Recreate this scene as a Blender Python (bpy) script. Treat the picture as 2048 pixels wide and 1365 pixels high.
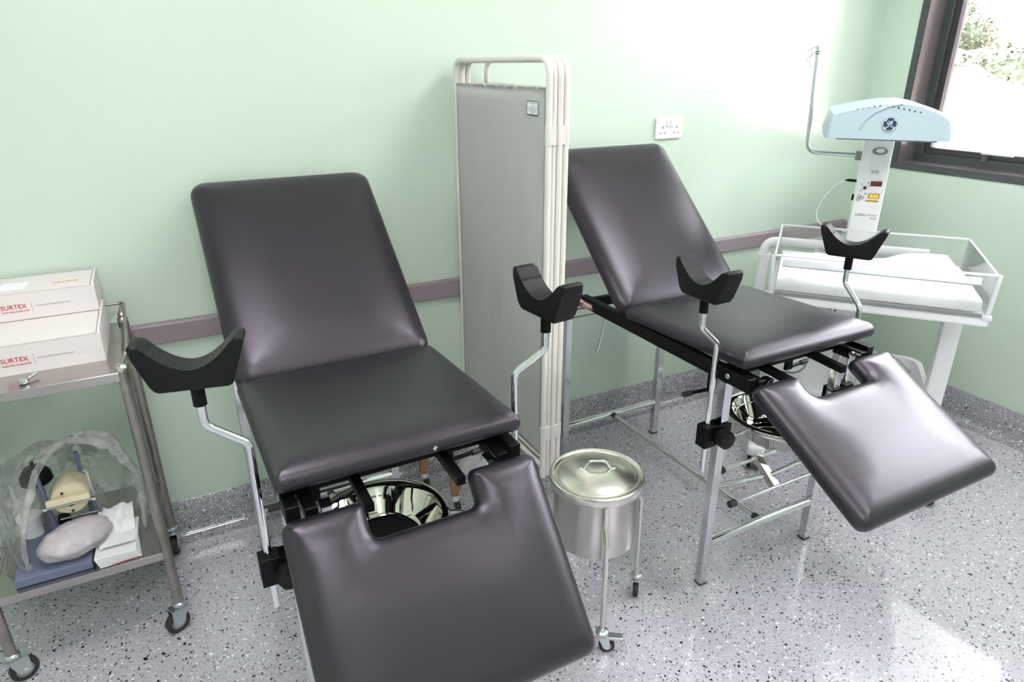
import bpy, bmesh, math, random
from mathutils import Vector, Matrix, noise
from mathutils.geometry import delaunay_2d_cdt, intersect_point_line
random.seed(7)
for o in list(bpy.data.objects): bpy.data.objects.remove(o)
S = bpy.context.scene
COL = S.collection
PI = math.pi
# ------------------------------------------------------------------ camera
def make_camera():
    yaw, pitch, roll, fpx = 0.4852, 0.3890, -0.0022, 1348.8
    fwd = Vector((math.sin(yaw)*math.cos(pitch), math.cos(yaw)*math.cos(pitch), -math.sin(pitch)))
    right = Vector((math.cos(yaw), -math.sin(yaw), 0)); up = right.cross(fwd)
    r2 = right*math.cos(roll) + up*math.sin(roll); u2 = -right*math.sin(roll) + up*math.cos(roll)
    m = Matrix((r2, u2, -fwd)).transposed().to_4x4(); m.translation = Vector((-3.3199, -2.3948, 1.6248))
    cd = bpy.data.cameras.new('camera'); cd.sensor_width = 36; cd.lens = 36*fpx/2048; cd.clip_start = .02
    co = bpy.data.objects.new('camera', cd); co.matrix_world = m; COL.objects.link(co); S.camera = co
make_camera()
# ------------------------------------------------------------------ world, sun, exposure
EXPOSURE = 0.5
SKY = 13.0
SUN = 9.0
PANEL = 14.0
W = bpy.data.worlds.new('sky'); S.world = W; W.use_nodes = True
bg = W.node_tree.nodes['Background']; bg.inputs[0].default_value = (.97, .96, 1, 1); bg.inputs[1].default_value = SKY
sd = bpy.data.lights.new('sun_offscreen', 'SUN'); sd.energy = SUN; sd.angle = .01; sd.color = (1, .95, .86)
so = bpy.data.objects.new('sun_offscreen', sd); COL.objects.link(so); so.rotation_euler = (math.radians(8), math.radians(-42), 0)
S.view_settings.view_transform = 'Standard'; S.view_settings.look = 'None'
S.view_settings.exposure = EXPOSURE; S.view_settings.gamma = 1; S.view_settings.use_curve_mapping = False
# ------------------------------------------------------------------ materials
MATS = {}
def srgb(r, g, b):
    f = lambda c: c/12.92 if c <= .04045 else ((c+.055)/1.055)**2.4
    return (f(r/255), f(g/255), f(b/255), 1)
def mat(name, col, rough=.5, metal=0, bump=0, bscale=200, spec=.5, var=0, vscale=3, coat=0, aniso=0, emit=0, sheen=0):
    m = bpy.data.materials.new(name); m.use_nodes = True; MATS[name] = m
    nt = m.node_tree; p = nt.nodes['Principled BSDF']
    p.inputs['Base Color'].default_value = col; p.inputs['Roughness'].default_value = rough
    p.inputs['Metallic'].default_value = metal; p.inputs['Specular IOR Level'].default_value = spec
    p.inputs['Coat Weight'].default_value = coat; p.inputs['Anisotropic'].default_value = aniso
    if sheen: p.inputs['Sheen Weight'].default_value = sheen
    if emit: p.inputs['Emission Color'].default_value = col; p.inputs['Emission Strength'].default_value = emit
    tc = nt.nodes.new('ShaderNodeTexCoord')
    if var:
        n = nt.nodes.new('ShaderNodeTexNoise'); n.inputs['Scale'].default_value = vscale; n.inputs['Detail'].default_value = 5
        nt.links.new(tc.outputs['Object'], n.inputs['Vector'])
        r = nt.nodes.new('ShaderNodeValToRGB'); e = r.color_ramp.elements
        e[0].position = .3; e[1].position = .7
        e[0].color = tuple(c*(1-var) for c in col[:3])+(1,); e[1].color = tuple(min(1, c*(1+var)) for c in col[:3])+(1,)
        nt.links.new(n.outputs['Fac'], r.inputs[0]); nt.links.new(r.outputs[0], p.inputs['Base Color'])
    if bump:
        n = nt.nodes.new('ShaderNodeTexNoise'); n.inputs['Scale'].default_value = bscale; n.inputs['Detail'].default_value = 3
        nt.links.new(tc.outputs['Object'], n.inputs['Vector'])
        b = nt.nodes.new('ShaderNodeBump'); b.inputs['Strength'].default_value = bump; b.inputs['Distance'].default_value = .004
        nt.links.new(n.outputs['Fac'], b.inputs['Height']); nt.links.new(b.outputs[0], p.inputs['Normal'])
    return m
mat('wall', srgb(206, 222, 207), .25, bump=.035, bscale=7, var=.012, vscale=2, spec=.95)
mat('ceiling', srgb(235, 236, 232), .8)
mat('rail', srgb(150, 136, 142), .4)
mat('leather', (.0085, .0070, .0105, 1), .34, bump=.08, bscale=620, spec=.78)
MATS['leather'].node_tree.nodes['Principled BSDF'].inputs['Specular Tint'].default_value = (.95, .86, 1, 1)
mat('foam', (.006, .006, .007, 1), .48, bump=.03, bscale=300, spec=.25)
mat('black', (.004, .004, .005, 1), .42, spec=.16)
mat('rubber', (.03, .026, .026, 1), .6)
mat('chrome', (.74, .75, .77, 1), .09, 1, var=.03, vscale=12)
mat('chrome_leg', (.72, .72, .75, 1), .11, 1, bump=.04, bscale=60, var=.06, vscale=14)
mat('zinc', (.62, .66, .68, 1), .3, 1)
mat('stainless', (.60, .575, .555, 1), .27, 1, bump=.03, bscale=90, var=.05, vscale=8)
mat('trolley_tube', (.34, .31, .29, 1), .34, 1, var=.14, vscale=22)
mat('shelf_steel', (.50, .46, .45, 1), .2, 1, bump=.03, bscale=40, var=.04)
mat('basin_steel', (.62, .59, .54, 1), .04, 1)
mat('brushed', (.70, .67, .62, 1), .24, 1, aniso=.5)
mat('screen_tube', srgb(222, 218, 213), .35)
mat('cloth', srgb(246, 246, 244), .8, bump=.12, bscale=900)
MATS['cloth'].node_tree.nodes['Principled BSDF'].inputs['Subsurface Weight'].default_value = 0
mat('white_plastic', srgb(247, 246, 249), .35)
mat('white_paint', srgb(246, 245, 248), .3)
mat('grey_plastic', srgb(140, 140, 142), .4)
mat('canopy', srgb(186, 204, 214), .35)
mat('logo_blue', srgb(35, 62, 98), .4)
mat('disp_red', srgb(120, 45, 45), .3)
mat('disp_yellow', srgb(196, 150, 24), .3)
mat('digit', srgb(250, 220, 110), .3, emit=.35)
mat('ink', srgb(60, 62, 66), .6)
mat('ink_light', srgb(165, 166, 170), .6)
mat('ink_red', srgb(196, 48, 66), .6)
mat('pink', srgb(226, 170, 180), .6)
mat('ink_green', srgb(45, 105, 92), .6)
mat('red_label', srgb(200, 52, 52), .4)
mat('carton', srgb(226, 218, 218), .6, var=.02)
mat('paper', srgb(240, 240, 243), .7)
mat('sheet', srgb(244, 245, 247), .6)
mat('blue_plate', srgb(112, 118, 145), .4)
mat('cream', srgb(236, 222, 192), .5)
mat('brown_tape', srgb(176, 126, 92), .3, var=.2, vscale=25)
mat('frame_dark', srgb(72, 78, 78), .35)
mat('frame_brown', srgb(96, 88, 92), .22)
mat('sash_dark', srgb(64, 61, 66), .3)
mat('outlet', srgb(236, 234, 238), .3)
mat('orange', srgb(240, 180, 60), .5)
mat('ground', srgb(232, 226, 212), .9, var=.05, vscale=1)
mat('leaf', srgb(70, 76, 58), .7, var=.3, vscale=6)
mat('rock', srgb(96, 82, 72), .9, var=.3, vscale=2)
mat('lamp', (.99, .96, 1, 1), .5, emit=PANEL)
def speckle(name, base, dark=1.0, fine=1.0):
    m = bpy.data.materials.new(name); m.use_nodes = True; MATS[name] = m
    nt = m.node_tree; p = nt.nodes['Principled BSDF']; N = nt.nodes.new; L = nt.links.new
    tc = N('ShaderNodeTexCoord')
    w = N('ShaderNodeTexNoise'); w.inputs['Scale'].default_value = 70; w.inputs['Detail'].default_value = 2
    L(tc.outputs['Object'], w.inputs['Vector'])
    ws = N('ShaderNodeVectorMath'); ws.operation = 'SCALE'; ws.inputs['Scale'].default_value = .018
    L(w.outputs['Color'], ws.inputs[0])
    wa = N('ShaderNodeVectorMath'); wa.operation = 'ADD'; L(tc.outputs['Object'], wa.inputs[0]); L(ws.outputs[0], wa.inputs[1])
    col = None
    bn = N('ShaderNodeTexNoise'); bn.inputs['Scale'].default_value = 260; bn.inputs['Detail'].default_value = 4
    L(tc.outputs['Object'], bn.inputs['Vector'])
    rr = N('ShaderNodeValToRGB'); rr.color_ramp.elements[0].position = .35; rr.color_ramp.elements[1].position = .68
    rr.color_ramp.elements[0].color = tuple(c*.88 for c in base[:3])+(1,); rr.color_ramp.elements[1].color = tuple(min(1, c*1.14) for c in base[:3])+(1,)
    L(bn.outputs['Fac'], rr.inputs[0]); col = rr.outputs[0]
    for sc, thr, c in ((120, .40, srgb(218, 217, 221)), (150, .36, srgb(128, 128, 134)), (66, .32, srgb(244, 243, 245)), (92, .32, srgb(70, 70, 76)), (60, .27, srgb(26, 26, 30))):
        v = N('ShaderNodeTexVoronoi'); v.inputs['Scale'].default_value = sc*fine; L(wa.outputs[0], v.inputs['Vector'])
        sx = N('ShaderNodeSeparateColor'); L(v.outputs['Color'], sx.inputs[0])
        mm = N('ShaderNodeMath'); mm.operation = 'MULTIPLY_ADD'; L(sx.outputs[0], mm.inputs[0])
        mm.inputs[1].default_value = thr*1.7*dark; mm.inputs[2].default_value = -thr*.7
        lt = N('ShaderNodeMath'); lt.operation = 'LESS_THAN'; L(v.outputs['Distance'], lt.inputs[0]); L(mm.outputs[0], lt.inputs[1])
        mx = N('ShaderNodeMix'); mx.data_type = 'RGBA'; L(lt.outputs[0], mx.inputs['Factor']); L(col, mx.inputs['A']); mx.inputs['B'].default_value = c
        col = mx.outputs['Result']
    L(col, p.inputs['Base Color']); p.inputs['Roughness'].default_value = .12; p.inputs['Specular IOR Level'].default_value = .75; p.inputs['Coat Weight'].default_value = .35; p.inputs['Coat Roughness'].default_value = .05
    b = N('ShaderNodeBump'); b.inputs['Strength'].default_value = .08; b.inputs['Distance'].default_value = .003
    b2 = N('ShaderNodeTexNoise'); b2.inputs['Scale'].default_value = 28; L(tc.outputs['Object'], b2.inputs['Vector'])
    L(b2.outputs['Fac'], b.inputs['Height']); L(b.outputs[0], p.inputs['Normal'])
speckle('vinyl', srgb(194, 190, 201), 1.06, 1.1); speckle('vinyl_cove', srgb(156, 153, 161), 1.12, 1.5)
def clear(name, tint, refl=1.0, body=0.0, bcol=(1, 1, 1, 1), rough=.03, wr=0):
    m = bpy.data.materials.new(name); m.use_nodes = True; MATS[name] = m
    nt = m.node_tree; nt.nodes.clear(); N = nt.nodes.new; L = nt.links.new
    out = N('ShaderNodeOutputMaterial'); t = N('ShaderNodeBsdfTransparent'); t.inputs[0].default_value = tint
    g = N('ShaderNodeBsdfGlossy'); g.inputs['Roughness'].default_value = rough
    f = N('ShaderNodeFresnel'); f.inputs[0].default_value = 1.45
    k = N('ShaderNodeMath'); k.operation = 'MULTIPLY'; k.inputs[1].default_value = refl; L(f.outputs[0], k.inputs[0])
    a = N('ShaderNodeMixShader'); L(k.outputs[0], a.inputs[0]); L(t.outputs[0], a.inputs[1]); L(g.outputs[0], a.inputs[2])
    res = a.outputs[0]
    if body or wr:
        d = N('ShaderNodeBsdfDiffuse'); d.inputs[0].default_value = bcol
        tr = N('ShaderNodeBsdfTranslucent'); tr.inputs[0].default_value = bcol
        ad = N('ShaderNodeMixShader'); ad.inputs[0].default_value = .5; L(d.outputs[0], ad.inputs[1]); L(tr.outputs[0], ad.inputs[2])
        mx = N('ShaderNodeMixShader'); L(res, mx.inputs[1]); L(ad.outputs[0], mx.inputs[2]); res = mx.outputs[0]
        if wr:
            tc = N('ShaderNodeTexCoord'); n = N('ShaderNodeTexNoise'); n.inputs['Scale'].default_value = 9; n.inputs['Detail'].default_value = 5; n.inputs['Distortion'].default_value = 1.2
            L(tc.outputs['Object'], n.inputs['Vector']); r = N('ShaderNodeMapRange'); r.inputs[1].default_value = .42; r.inputs[2].default_value = .75
            r.inputs[3].default_value = body; r.inputs[4].default_value = wr; L(n.outputs['Fac'], r.inputs[0]); L(r.outputs[0], mx.inputs[0])
            b = N('ShaderNodeBump'); b.inputs['Strength'].default_value = .6; b.inputs['Distance'].default_value = .01; L(n.outputs['Fac'], b.inputs['Height']); L(b.outputs[0], g.inputs['Normal'])
        else: mx.inputs[0].default_value = body
    L(res, out.inputs[0])
clear('glass', (.97, .985, .98, 1), .9)
clear('acrylic', (.985, .988, .99, 1), .8, .03)
clear('acrylic_edge', (.9, .92, .95, 1), 1.0, .8, (.98, .98, 1, 1))
clear('bag_plastic', (.985, .985, .985, 1), .7, .05, (.98, .98, .98, 1), .25, .55)
mat('dish', srgb(206, 198, 204), .35)
clear('film_oval', (.98, .97, .98, 1), .8, .35, (.96, .94, .96, 1), .2, .8)
clear('wrap_plastic', (.98, .98, .98, 1), .8, .18, (.97, .96, .97, 1), .2, .6)
# ------------------------------------------------------------------ helpers
def obj(name, bm, m, parent=None, smooth=None, loc=None):
    me = bpy.data.meshes.new(name); bmesh.ops.recalc_face_normals(bm, faces=bm.faces[:]); bm.to_mesh(me); bm.free()
    me.materials.append(MATS[m])
    if smooth is not None:
        for p in me.polygons: p.use_smooth = True
        if smooth < 180: me.set_sharp_from_angle(angle=math.radians(smooth))
    o = bpy.data.objects.new(name, me); COL.objects.link(o); o.parent = parent
    if loc: o.location = loc
    return o
def tag(o, label=None, cat=None, group=None, kind=None):
    for k, v in (('label', label), ('category', cat), ('group', group), ('kind', kind)):
        if v: o[k] = v
    return o
def thing(name, label, cat, loc=(0, 0, 0), rz=0, group=None):
    o = bpy.data.objects.new(name, None); COL.objects.link(o); o.location = loc; o.rotation_euler = (0, 0, rz); o.empty_display_size = .1
    return tag(o, label, cat, group)
def nb(): return bmesh.new()
def box(bm, x0, x1, y0, y1, z0, z1, bev=0, seg=2, mtx=None):
    r = bmesh.ops.create_cube(bm, size=1); vs = r['verts']
    bmesh.ops.scale(bm, vec=(abs(x1-x0), abs(y1-y0), abs(z1-z0)), verts=vs)
    bmesh.ops.translate(bm, vec=((x0+x1)/2, (y0+y1)/2, (z0+z1)/2), verts=vs)
    if mtx is not None: bmesh.ops.transform(bm, matrix=mtx, verts=vs)
    if bev:
        es = list({e for v in vs for e in v.link_edges})
        bmesh.ops.bevel(bm, geom=es, offset=bev, segments=seg, profile=.6, affect='EDGES')
    return bm
def fillet(pts, r, n=6):
    pts = [Vector(p) for p in pts]; out = [pts[0]]
    for a, b, c in zip(pts, pts[1:], pts[2:]):
        u = (a-b); v = (c-b); lu, lv = u.length, v.length
        if lu < 1e-6 or lv < 1e-6: continue
        u.normalize(); v.normalize(); ang = u.angle(v)
        if ang > PI-.02: out.append(b); continue
        t = min(r/math.tan(ang/2), lu*.48, lv*.48); p0 = b+u*t; p1 = b+v*t
        for i in range(n+1):
            s = i/n; out.append(p0*(1-s)**2+b*2*s*(1-s)+p1*s*s)
    out.append(pts[-1]); return out
def tube(bm, pts, r, seg=12, bend=0, closed=False, cap=True, sq=False):
    pts = fillet(pts, bend) if bend else [Vector(p) for p in pts]
    n = len(pts); rings = []; prev = None
    for i, p in enumerate(pts):
        if closed: t = (pts[(i+1) % n]-pts[i-1])
        else: t = pts[min(i+1, n-1)]-pts[max(i-1, 0)]
        t.normalize()
        if prev is None:
            a = Vector((0, 0, 1)) if abs(t.z) < .9 else Vector((0, 1, 0)); nr = t.cross(a).normalized()
        else:
            nr = (prev-t*prev.dot(t)).normalized()
        prev = nr; bn = t.cross(nr)
        k = 4 if sq else seg; off = PI/4 if sq else 0; rr = (r[i] if isinstance(r, (list, tuple)) else r)*(math.sqrt(2) if sq else 1)
        rings.append([bm.verts.new(p+nr*rr*math.cos(2*PI*j/k+off)+bn*rr*math.sin(2*PI*j/k+off)) for j in range(k)])
    k = len(rings[0])
    for i in range(n if closed else n-1):
        A, B = rings[i], rings[(i+1) % n]
        for j in range(k): bm.faces.new((A[j], A[(j+1) % k], B[(j+1) % k], B[j]))
    if cap and not closed: bm.faces.new(rings[0][::-1]); bm.faces.new(rings[-1])
    return bm
def lathe(bm, prof, seg=32, c=(0, 0, 0), ax='z'):
    rings = []
    def P(r, h, a):
        x, y = r*math.cos(a), r*math.sin(a)
        v = {'z': (x, y, h), 'y': (x, h, y), 'x': (h, x, y)}[ax]
        return Vector(v)+Vector(c)
    for r, h in prof:
        if r < 1e-6: rings.append([bm.verts.new(P(0, h, 0))])
        else: rings.append([bm.verts.new(P(r, h, 2*PI*j/seg)) for j in range(seg)])
    for A, B in zip(rings, rings[1:]):
        for j in range(seg):
            a0, a1 = A[j % len(A)], A[(j+1) % len(A)]; b0, b1 = B[j % len(B)], B[(j+1) % len(B)]
            f = []
            for v in (a0, a1, b1, b0):
                if v not in f: f.append(v)
            if len(f) > 2: bm.faces.new(f)
    return bm
def cyl(bm, c, r, h, seg=20, ax='z', bev=.0):
    b = min(bev, r*.4, h*.4) if bev else 0
    if b: pr = [(0, -h/2), (r-b, -h/2), (r, -h/2+b), (r, h/2-b), (r-b, h/2), (0, h/2)]
    else: pr = [(0, -h/2), (r, -h/2), (r, h/2), (0, h/2)]
    return lathe(bm, pr, seg, c, ax)
def prism(bm, outline, d0, d1, plane='xz', bev=0):
    f = {'xz': lambda a, b, d: (a, d, b), 'yz': lambda a, b, d: (d, a, b), 'xy': lambda a, b, d: (a, b, d)}[plane]
    A = [bm.verts.new(f(a, b, d0)) for a, b in outline]; B = [bm.verts.new(f(a, b, d1)) for a, b in outline]; n = len(A)
    fs = [bm.faces.new(A[::-1]), bm.faces.new(B)]
    for i in range(n): fs.append(bm.faces.new((A[i], A[(i+1) % n], B[(i+1) % n], B[i])))
    if bev:
        es = [e for f_ in fs[:2] for e in f_.edges]
        bmesh.ops.bevel(bm, geom=es, offset=bev, segments=3, profile=.5, affect='EDGES')
    return bm
def rrect(x0, x1, y0, y1, r, n=6):
    o = []
    for cx, cy, a0 in ((x1-r, y1-r, 0), (x0+r, y1-r, PI/2), (x0+r, y0+r, PI), (x1-r, y0+r, 1.5*PI)):
        for i in range(n+1): a = a0+PI/2*i/n; o.append((cx+r*math.cos(a), cy+r*math.sin(a)))
    return o
def roundpoly(pts, rs, n=5):
    o = []; m = len(pts)
    for i in range(m):
        b = Vector(pts[i]); a = Vector(pts[i-1]); c = Vector(pts[(i+1) % m]); u = (a-b); v = (c-b); lu, lv = u.length, v.length
        u.normalize(); v.normalize(); ang = u.angle(v); t = min(rs[i]/math.tan(ang/2), lu*.48, lv*.48)
        if rs[i] <= 0: o.append(tuple(b)); continue
        p0 = b+u*t; p1 = b+v*t
        for k in range(n+1): s = k/n; q = p0*(1-s)**2+b*2*s*(1-s)+p1*s*s; o.append((q.x, q.y))
    return o
def densify(o, d):
    r = []
    for i in range(len(o)):
        a = Vector(o[i]); b = Vector(o[(i+1) % len(o)]); k = max(1, int((b-a).length/d))
        for j in range(k): q = a.lerp(b, j/k); r.append((q.x, q.y))
    return r
def inside(p, o):
    c = False; x, y = p
    for i in range(len(o)):
        x1, y1 = o[i]; x2, y2 = o[i-1]
        if (y1 > y) != (y2 > y) and x < (x2-x1)*(y-y1)/(y2-y1)+x1: c = not c
    return c
def edist(p, o):
    p = Vector(p); best = 9
    for i in range(len(o)):
        a = Vector(o[i]); b = Vector(o[i-1]); ab = b-a; l = ab.length_squared
        t = max(0, min(1, (p-a).dot(ab)/l)) if l else 0
        best = min(best, (a+ab*t-p).length)
    return best
def pad(outline, T=.06, R=.05, crown=.012, ze=.4, step=.03):
    """upholstered cushion: outline in (x, s), thickness along +z, rounded over at the rim and around notches"""
    coarse = outline; o = densify(outline, .016); bm = nb(); n = len(o)
    area = sum(o[i-1][0]*o[i][1]-o[i][0]*o[i-1][1] for i in range(n)); sg = 1 if area > 0 else -1
    nrm = []
    for i in range(n):
        a = Vector(o[i-1]); c = Vector(o[(i+1) % n]); t = (c-a).normalized(); nrm.append(Vector((-t.y, t.x))*sg)
    pts = [Vector(p) for p in o]; edges = [(i, (i+1) % n) for i in range(n)]
    for ins in (.004, .011, .022, .036, .054):
        for i in range(0, n, 1 if ins < .03 else 2):
            q = Vector(o[i])+nrm[i]*ins
            if inside(q, o) and edist(q, coarse) > ins*.86: pts.append(q)
    xs = [p[0] for p in o]; ys = [p[1] for p in o]; x = min(xs)
    while x < max(xs):
        y = min(ys)
        while y < max(ys):
            if inside((x, y), o) and edist((x, y), coarse) > .062: pts.append(Vector((x+random.uniform(-.003, .003), y+random.uniform(-.003, .003))))
            y += step
        x += step
    V, E_, F, *_r = delaunay_2d_cdt(pts, edges, [], 1, 1e-6)
    z0 = T*ze
    def h(p):
        d = edist(p, coarse); k = min(d/R, 1); q = min(d/.17, 1); q = q*q*(3-2*q)
        return z0+(T-z0)*math.sqrt(max(0, 1-(1-k)**2))+crown*q
    vs = [bm.verts.new((p.x, p.y, h(p))) for p in V]
    for f in F:
        try: bm.faces.new([vs[i] for i in f])
        except ValueError: pass
    ring = [None]*n
    bm.verts.ensure_lookup_table()
    bnd = {}
    for v in vs: bnd.setdefault((round(v.co.x, 5), round(v.co.y, 5)), v)
    ring = [bnd[(round(p[0], 5), round(p[1], 5))] for p in o]
    prev = ring
    for ins, z in ((.0015, T*.2), (.005, T*.07), (.012, 0)):
        cur = [bm.verts.new((o[i][0]+nrm[i].x*ins, o[i][1]+nrm[i].y*ins, z)) for i in range(n)]
        for i in range(n): bm.faces.new((prev[i], prev[(i+1) % n], cur[(i+1) % n], cur[i]))
        prev = cur
    bm.faces.new(prev)
    return bm
def frame_mtx(origin, xa, ya):
    xa = Vector(xa).normalized(); ya = Vector(ya).normalized(); za = xa.cross(ya)
    m = Matrix((xa, ya, za)).transposed().to_4x4(); m.translation = Vector(origin); return m
def text(name, s, size, m, material, parent=None, align='LEFT', depth=.0003, shear=0, wscale=1):
    cu = bpy.data.curves.new('t', 'FONT'); cu.body = s; cu.size = size; cu.align_x = align; cu.extrude = depth; cu.resolution_u = 3; cu.shear = shear
    t = bpy.data.objects.new('t', cu); COL.objects.link(t)
    dg = bpy.context.evaluated_depsgraph_get(); me = bpy.data.meshes.new_from_object(t.evaluated_get(dg))
    bpy.data.objects.remove(t); me.materials.clear(); me.materials.append(MATS[material])
    me.transform(m @ Matrix.Diagonal((wscale, 1, 1, 1))); o = bpy.data.objects.new(name, me); COL.objects.link(o); o.parent = parent
    return o
def copy_tree(o, parent=None):
    c = o.copy(); COL.objects.link(c); c.parent = parent
    for ch in [x for x in bpy.data.objects if x.parent == o]: copy_tree(ch, c)
    return c
def struct(name, bm, m, parent=None, smooth=None):
    return tag(obj(name, bm, m, parent, smooth), kind='structure')
# ------------------------------------------------------------------ room
XL, YF, H = -4.7, -3.7, 2.75
WY0, WY1, WZ0, WZ1 = -.231, -2.45, 1.170, 2.45     # clear opening in the right wall
def room():
    struct('floor', box(nb(), XL-.2, .2, YF-.2, .2, -.1, 0), 'vinyl')
    struct('ceiling', box(nb(), XL-.2, .2, YF-.2, .2, H, H+.1), 'ceiling')
    struct('wall_back', box(nb(), XL-.2, .2, 0, .2, 0, H), 'wall')
    struct('wall_left', box(nb(), XL-.2, XL, YF, 0, 0, H), 'wall')
    struct('wall_front', box(nb(), XL-.2, .2, YF-.2, YF, 0, H), 'wall')
    bm = nb(); box(bm, 0, .2, YF, 0, 0, WZ0); box(bm, 0, .2, YF, 0, WZ1, H)
    box(bm, 0, .2, WY0, 0, WZ0, WZ1); box(bm, 0, .2, YF, WY1, WZ0, WZ1)
    struct('wall_right', bm, 'wall')
    def cove():
        o = [(0, 0), (0, .148), (-.004, .150), (-.007, .147)]
        for i in range(9):
            a = PI/2*i/8; o.append((-.007-.034*(1-math.cos(a)), .002+.034*(1-math.sin(a))))
        return o+[(-.06, .0012), (-.06, 0)]
    pr = cove()
    bm = nb(); prism(bm, [(a, b) for a, b in pr], XL, 0, 'yz'); struct('baseboard_back', bm, 'vinyl_cove', smooth=50)
    bm = nb(); prism(bm, [(a, b) for a, b in pr], YF, 0, 'xz'); struct('baseboard_right', bm, 'vinyl_cove', smooth=50)
    # bumper rail on the back wall
    bm = nb(); prism(bm, [(0, .766), (-.018, .768), (-.022, .772), (-.022, .832), (-.018, .8365), (-.004, .840), (0, .840)], XL, -.003, 'yz')
    struct('trim_1', bm, 'rail')
room()
def window():
    e = bpy.data.objects.new('window_1', None); COL.objects.link(e); e['kind'] = 'structure'; e.location = (0, (WY0+WY1)/2, WZ0)
    inv = Matrix.Translation(-Vector(e.location))
    def part(name, bm, m, par=e, smooth=None):
        o = obj(name, bm, m, par, smooth)
        if par is e: o.data.transform(inv)
        return o
    t = .030
    for a in ((WY1-t, WY0+t, WZ0-t, WZ0), (WY1-t, WY0+t, WZ1, WZ1+t), (WY0, WY0+t, WZ0, WZ1), (WY1-t, WY1, WZ0, WZ1)):
        part('architrave', box(nb(), -.006, .004, a[0], a[1], a[2], a[3], .001, 1), 'frame_dark')
    for a in ((WY1, WY0, WZ0-.006, WZ0+.004), (WY1, WY0, WZ1-.004, WZ1+.006), (WY0-.004, WY0+.006, WZ0, WZ1), (WY1-.006, WY1+.004, WZ0, WZ1)):
        part('reveal_lining', box(nb(), 0, .14, a[0], a[1], a[2], a[3]), 'frame_brown')
    f = .040
    for y0, y1, z0, z1 in ((WY1, WY0, WZ0, WZ0+f), (WY1, WY0, WZ1-f, WZ1), (WY0-f, WY0, WZ0+f, WZ1-f), (WY1, WY1+f, WZ0+f, WZ1-f), (-1.36, -1.32, WZ0+f, WZ1-f)):
        part('frame_bar', box(nb(), .125, .19, y0, y1, z0, z1, .002, 1), 'frame_dark')
    for ya, yb in ((WY0-f, -1.32), (-1.36, WY1+f)):
        s = .030; lo, hi = min(ya, yb), max(ya, yb)
        for a in ((lo, hi, WZ0+f, WZ0+f+s), (lo, hi, WZ1-f-s, WZ1-f), (lo, lo+s, WZ0+f+s, WZ1-f-s), (hi-s, hi, WZ0+f+s, WZ1-f-s)):
            part('sash_bar', box(nb(), .138, .182, a[0], a[1], a[2], a[3], .003, 2), 'sash_dark')
        part('pane', box(nb(), .158, .164, lo+s, hi-s, WZ0+f+s, WZ1-f-s), 'glass')
    bm = nb(); box(bm, .112, .140, -.585, -.560, WZ0+.030, WZ0+.075, .004); h = part('stay', bm, 'frame_brown')
    bm = nb(); box(bm, .105, .118, -.70, -.560, WZ0+.066, WZ0+.078, .003); bm.transform(inv); obj('stay_arm', bm, 'white_paint', h)
window()
# ------------------------------------------------------------------ outside
def outside():
    bm = nb(); v = [bm.verts.new(p) for p in ((.25, -30, -.5), (.25, 40, -.5), (9, 40, .5), (9, -30, .5))]; bm.faces.new(v)
    struct('floor_outside', bm, 'ground')
    bm = nb(); G = {}
    for i in range(60):
        for j in range(90):
            x = 8.5+i*.35; y = -16+j*.45
            z = .45+max(0, i*.35)*.36+1.1*noise.noise((x*.5, y*.5, 0))+.5*noise.noise((x*1.7, y*1.7, 3))-(.6 if i == 0 else 0)
            G[i, j] = bm.verts.new((x+.8*noise.noise((x, y, 9)), y, z))
    for i in range(59):
        for j in range(89): bm.faces.new((G[i, j], G[i+1, j], G[i+1, j+1], G[i, j+1]))
    struct('hillside', bm, 'rock', smooth=180)
    # shrubs : one leafy crown, copied
    def shrub_mesh(seed):
        rnd = random.Random(seed); bm = nb()
        bmesh.ops.create_icosphere(bm, subdivisions=2, radius=.55)
        for v in bm.verts: v.co *= 1+.35*noise.noise(v.co*3+Vector((seed, 0, 0))); v.co.z = v.co.z*.8+.4
        for k in range(1500):
            d = Vector((rnd.gauss(0, 1), rnd.gauss(0, 1), rnd.gauss(0, 1))).normalized(); p = d*(.5+.25*rnd.random()); p.z = p.z*.8+.4
            a = Vector((rnd.gauss(0, 1), rnd.gauss(0, 1), rnd.gauss(0, 1))).normalized()*.05; b = a.cross(d).normalized()*.028
            bm.faces.new([bm.verts.new(p+q) for q in (a, b, -a, -b)])
        me = bpy.data.meshes.new('shrub'); bm.to_mesh(me); bm.free(); me.materials.append(MATS['leaf']); return me
    ms = [shrub_mesh(s) for s in (1, 2, 3)]
    rnd = random.Random(5)
    done = []
    for k in range(1500):
        d = rnd.uniform(.6, 11); y = rnd.uniform(-1, 15); x = 8.5+d; s = rnd.uniform(.6, 1.3)
        if len(done) > 60 or any((x-a)**2+(y-b)**2 < (1.12*(s+q))**2 for a, b, q in done): continue
        done.append((x, y, s)); o = bpy.data.objects.new('shrub', ms[k % 3]); COL.objects.link(o)
        o.location = (x, y, .35+d*.36+1.1*noise.noise((x*.5, y*.5, 0))-.15); o.scale = (s, s, s*.9); o.rotation_euler = (0, 0, rnd.uniform(0, 6))
        tag(o, 'sunlit green shrub on the hillside outside the window', 'shrub', 'shrubs on the hillside outside')
outside()
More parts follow.
